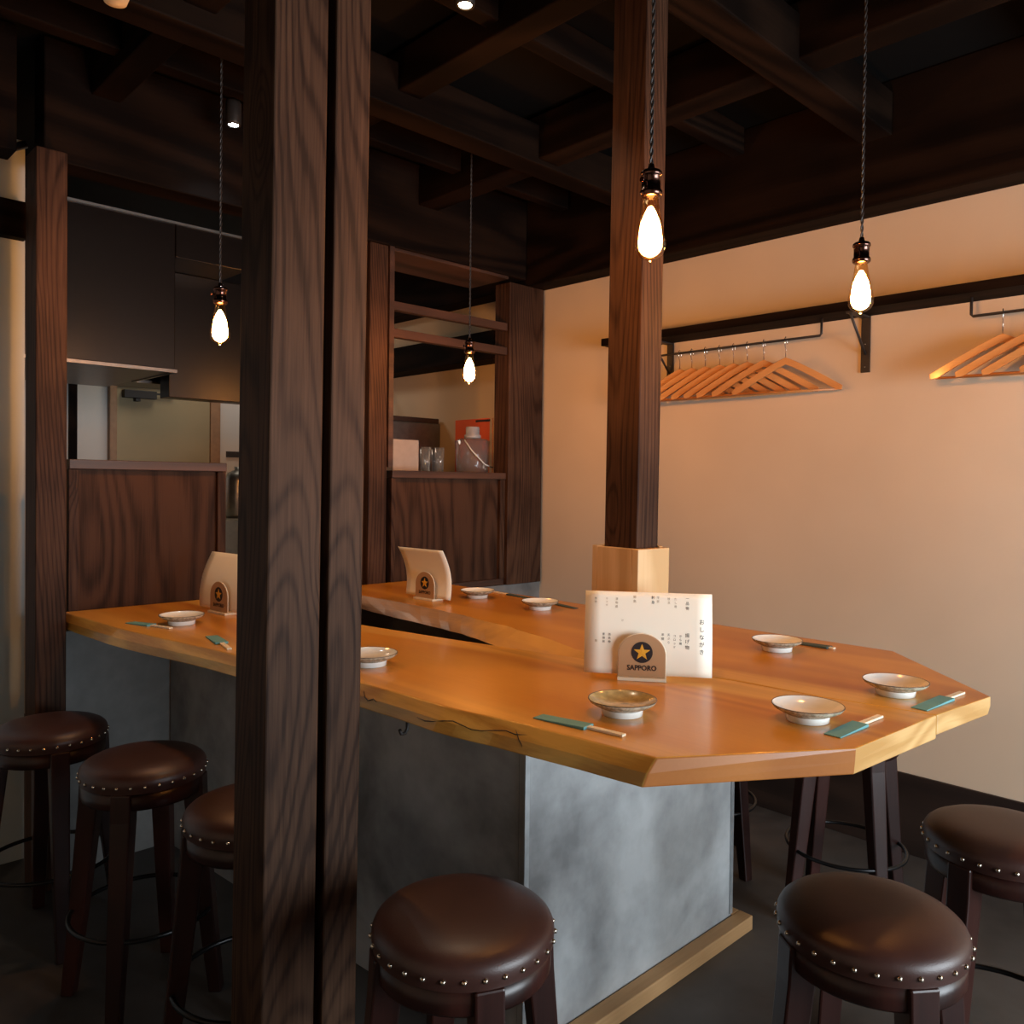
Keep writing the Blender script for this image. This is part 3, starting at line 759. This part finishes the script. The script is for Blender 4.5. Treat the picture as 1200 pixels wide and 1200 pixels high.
# ------------------------------------------------------------------ coat shelf, rails and hangers
shelf = thing('coat_shelf', 'long dark shelf board on black brackets along the right wall', 'shelf', (3.28, 1.2, 2.078))
obj('board', bx(-0.165, -0.001, -1.9, 1.42, 0, 0.036), 'beam_y', shelf, bevel=0.002)
for y in (1.39, 2.322, 0.30):
    bk = obj('bracket', bx(-0.008, -0.0005, y - 1.2 - 0.018, y - 1.2 + 0.018, -0.222, 0), 'dull_black', shelf, bevel=0.001)
    obj('arm', bx(-0.155, -0.009, y - 1.2 - 0.016, y - 1.2 + 0.016, -0.008, -0.001), 'dull_black', bk)
    bm = bmesh.new(); tube(bm, [(-0.150, y - 1.2, -0.008), (-0.008, y - 1.2, -0.150)], 0.005, 8); obj('brace', bm, 'dull_black', bk)
    bm = bmesh.new()
    for z in (-0.20, -0.11): bmesh.ops.create_icosphere(bm, subdivisions=1, radius=0.0035, matrix=Matrix.Translation((-0.0095, y - 1.2, z)))
    obj('screws', bm, 'chrome', bk)
for y0, y1 in ((1.537, 2.33), (0.02, 0.986)):
    bm = bmesh.new()
    tube(bm, [(-0.08, y0 - 1.2, 0), (-0.08, y0 - 1.2, -0.060), (-0.08, y0 - 1.2 + 0.006, -0.067), (-0.08, y1 - 1.2 - 0.006, -0.067), (-0.08, y1 - 1.2, -0.060), (-0.08, y1 - 1.2, 0)], 0.0052, 8)
    obj('hanging_rail', bm, 'dull_black', shelf)
def hanger_shape():
    t = thing('clothes_hanger', 'x', 'hanger', (0, 0, 0), 0, 'wooden hangers on the coat rails')
    # two sloping arms with rounded shoulders, thickness along local Y
    W, D, H = 0.226, 0.0055, 0.026
    bm = bmesh.new(); top = []; bot = []
    for k in range(-12, 13):
        u = k / 12; x = u * W; a = abs(u)
        z = -0.010 - 0.128 * (a ** 1.12)
        h = 0.030 if a < 0.9 else 0.030 - 0.012 * (a - 0.9) / 0.1
        top.append((x, z)); bot.append((x * 0.985, z - h))
    n = len(top)
    vt = {}
    for s in (-1, 1):
        vt[s] = ([bm.verts.new((x, s * D, z)) for x, z in top], [bm.verts.new((x, s * D, z)) for x, z in bot])
    for s in (-1, 1):
        for i in range(n - 1):
            bm.faces.new([vt[s][0][i], vt[s][0][i+1], vt[s][1][i+1], vt[s][1][i]])
    for w_ in (0, 1):
        for i in range(n - 1):
            bm.faces.new([vt[-1][w_][i], vt[-1][w_][i+1], vt[1][w_][i+1], vt[1][w_][i]])
    for e in (0, n - 1):
        bm.faces.new([vt[-1][0][e], vt[1][0][e], vt[1][1][e], vt[-1][1][e]])
    obj('shoulders', bm, 'hanger', t, bevel=0.0015)
    bm = bmesh.new(); tube(bm, [(-0.205, 0, -0.152), (0.205, 0, -0.152)], 0.0045, 8); obj('trouser_bar', bm, 'hanger', t)
    # hook: swivelled square to the arms so that it rides the rail
    bm = bmesh.new()
    pts = [(a, b, c - (0.024 if c > 0.04 else 0)) for a, b, c in [(0, 0, -0.012), (0, 0, 0.045), (0, 0.008, 0.056), (0, 0.0155, 0.066), (0, 0.019, 0.078), (0, 0.016, 0.091), (0, 0.006, 0.0985), (0, -0.005, 0.0975), (0, -0.013, 0.090), (0, -0.016, 0.080), (0, -0.0155, 0.070)]]
    tube(bm, pts, 0.0019, 6); obj('hook', bm, 'chrome', t)
    return t
hg = hanger_shape()
TH = math.radians(90 + 14)
ys1 = [1.690, 1.790, 1.868, 1.935, 2.005, 2.078, 2.150, 2.215]
labs1 = ['wooden hanger nearest the right wall bracket, frontmost of the left bunch', 'second wooden hanger from the right in the left bunch', 'third wooden hanger from the right in the left bunch', 'fourth wooden hanger from the right in the left bunch', 'fourth wooden hanger from the left in the left bunch', 'third wooden hanger from the left in the left bunch', 'second wooden hanger from the left in the left bunch', 'leftmost wooden hanger of the left bunch, beside the counter post']
ys2 = [0.885, 0.800, 0.715, 0.600, 0.500]
labs2 = ['leftmost wooden hanger of the right bunch, its whole left arm bare', 'second wooden hanger from the left in the right bunch', 'third wooden hanger from the left in the right bunch', 'fourth wooden hanger of the right bunch, at the picture edge', 'last wooden hanger of the right bunch, mostly beyond the picture edge']
ZH = 1.948
for i, (y, lab) in enumerate(zip(ys1 + ys2, labs1 + labs2)):
    j = (i * 37 % 7 - 3) * 0.004
    th = TH + j
    if i == 0: hg.location = (3.20, y, ZH); hg.rotation_euler = (0, 0, th); hg['label'] = lab
    else: hh = dup(hg, (3.20, y, ZH), th, lab)

# ------------------------------------------------------------------ kitchen beyond the partition
dr = struct('door_1', bx(1.80, 2.40, YK - 0.03, YK - 0.005, 0.0, 1.985), 'door')
bm = bmesh.new(); box(bm, 1.755, 1.798, YK - 0.045, YK - 0.001, 0, 2.03); box(bm, 2.402, 2.47, YK - 0.045, YK - 0.001, 0, 2.03); box(bm, 1.799, 2.401, YK - 0.045, YK - 0.001, 1.988, 2.03)
obj('door_frame', bm, 'door_frame', dr, bevel=0.003)
bm = bmesh.new(); box(bm, 1.83, 2.03, YK - 0.08, YK - 0.031, 1.915, 1.965); box(bm, 2.03, 2.15, YK - 0.06, YK - 0.045, 1.945, 1.958); box(bm, 1.90, 1.93, YK - 0.075, YK - 0.031, 1.895, 1.915)
obj('door_closer', bm, 'dull_black', dr, bevel=0.002)
struct('trim_1', bx(1.53, 1.575, YK - 0.02, YK - 0.0005, 0, 2.4), 'beam_y')
tag(obj('wall_sign', bx(2.53, 2.63, YK - 0.012, YK - 0.001, 1.56, 1.60), 'dull_black'), 'small black strip on the white wall right of the kitchen door', 'sign')
tag(obj('thermos_pot', (lambda b: (lathe(b, [(0, 0), (0.08, 0), (0.085, 0.02), (0.085, 0.22), (0.07, 0.26), (0.03, 0.28), (0.03, 0.30), (0, 0.30)], 24), b)[1])(bmesh.new()), 'steel', loc=(2.20, 4.6, 1.18)), 'steel pot on the kitchen bench right of the stained panel', 'pot')
tag(obj('kitchen_bench', bx(1.55, 2.75, 4.35, 4.95, 0.0, 1.18), 'olive', bevel=0.004), 'grey green bench seen between the stained panel and the front posts', 'bench')
# range hood
hd = thing('range_hood', 'large black glossy range hood with a steel rim above the kitchen door view', 'hood', (0.95, 4.0, 1.863))
bm = bmesh.new()
box(bm, -0.35, 0.474, -0.40, 0.09, 0.014, 0.65); box(bm, -0.35, 1.02, 0.10, 0.45, 0.014, 0.65); box(bm, 0.475, 0.80, -0.40, 0.095, 0.50, 0.65)
obj('canopy', bm, 'hood', hd, bevel=0.004)
bm = bmesh.new()
box(bm, -0.35, 0.48, -0.41, -0.395, 0, 0.0135); box(bm, 0.465, 0.48, -0.394, 0.085, 0, 0.0135); box(bm, 0.465, 1.02, 0.086, 0.10, 0, 0.0135)
obj('steel_rim', bm, 'dark_steel', hd)
obj('top_bar', bx(-0.10, 0.80, -0.41, -0.401, 0.642, 0.652), 'steel', hd)
obj('filter_plate', bx(-0.34, 0.464, -0.39, 0.45, 0.004, 0.013), 'dark_steel', hd)
obj('lamp_box', bx(0.55, 0.98, -0.14, -0.03, -0.08, 0.5), 'hood', hd, bevel=0.003)
def tumbler(x, y, z, h=0.10, r=0.030, label=None, group='tumblers on the ledge behind the panel'):
    bm = bmesh.new()
    lathe(bm, [(0, 0.004), (r * 0.8, 0.004), (r * 0.8, 0.0), (r * 0.82, 0.0), (r, h), (r * 0.93, h), (r * 0.76, 0.008), (0, 0.008)], 20)
    return tag(obj('tumbler', bm, 'tumbler', smooth=True, loc=(x, y, z)), label, 'glass', group)
led = tag(obj('serving_ledge', bx(2.262, XW - 0.002, YP + 0.105, YP + 0.45, 1.400, 1.440), 'dark_steel', bevel=0.002), 'serving ledge hidden behind the wide dark panel, carrying glasses and a jug', 'ledge')
for i, (x, y) in enumerate(((2.60, 3.34), (2.645, 3.41), (2.68, 3.33), (2.72, 3.41))):
    tumbler(x, y, 1.4405, 0.14 - 0.008 * (i % 2), 0.026, ['clear tumbler next to the carton behind the dark panel', 'second clear tumbler right of the carton', 'third clear tumbler right of the carton', 'clear tumbler farthest from the carton, toward the jug'][i])
tag(obj('carton', bx(2.41, 2.57, 3.36, 3.50, 1.4405, 1.615), 'carton', bevel=0.003), 'pale carton at the left of the poster opening', 'box')
jug = thing('water_jug', 'clear plastic jug with a grey cap in front of the orange poster', 'jug', (2.985, 3.42, 1.4405))
bm = bmesh.new(); lathe(bm, [(0, 0), (0.085, 0), (0.090, 0.01), (0.098, 0.19), (0.080, 0.20), (0.050, 0.205), (0.048, 0.203), (0.078, 0.197), (0.094, 0.188), (0.086, 0.012), (0, 0.006)], 32)
obj('body', bm, 'clear', jug, smooth=True)
bm = bmesh.new(); lathe(bm, [(0, 0.205), (0.046, 0.205), (0.046, 0.222), (0.038, 0.226), (0.038, 0.262), (0.034, 0.268), (0, 0.268)], 28)
obj('cap', bm, 'grey_plastic', jug, smooth=True)
bm = bmesh.new(); tube(bm, [(-0.092, -0.04, 0.19), (-0.075, -0.085, 0.13), (-0.01, -0.115, 0.06), (0.07, -0.09, 0.045)], 0.0035, 8); obj('bail_handle', bm, 'white_paint', jug)
pst = thing('wall_poster', 'orange red poster on the wall behind the clear jug', 'poster', (XW - 0.002, 3.745, 1.44))
obj('sheet', bx(-0.003, 0, -0.17, 0.17, 0.0, 0.345), 'poster', pst)
obj('pale_strip', bx(-0.0035, -0.0031, -0.17, -0.145, 0.0, 0.345), 'poster_pale', pst)
obj('black_mark', bx(-0.0042, -0.0036, -0.15, -0.02, 0.325, 0.338), 'ink', pst)
tag(obj('wall_cabinet', bx(XW - 0.16, XW - 0.002, 3.40, 5.1, 2.10, 2.26), 'beam_y', bevel=0.003), 'dark cupboard box on the wall behind the far glowing bulb', 'cabinet')
tag(obj('fridge_board', bx(2.85, 3.26, 4.06, 4.45, 1.7705, 1.800), 'frame', bevel=0.002), 'reddish board lying on top of the dark steel fridge', 'board')
tag(obj('fridge', bx(2.83, 3.268, 4.05, 4.75, 0, 1.77), 'dark_steel', bevel=0.01), 'dull dark steel fridge behind the tumblers and jug', 'fridge')
bm = bmesh.new(); tube(bm, [(2.88, 4.42, 1.80), (3.262, 4.62, 2.06)], 0.008, 8)
tag(obj('white_pipe', bm, 'white_paint'), 'thin white slanting pipe above the reddish kitchen shelf', 'pipe')
kl = bpy.data.lights.new('kitchen_light', 'AREA'); kl.energy = 5; kl.size = 0.5; kl.color = (1.0, 0.86, 0.68)
ko = bpy.data.objects.new('kitchen_light', kl); COL.objects.link(ko); ko.location = (2.2, 4.9, 2.7)
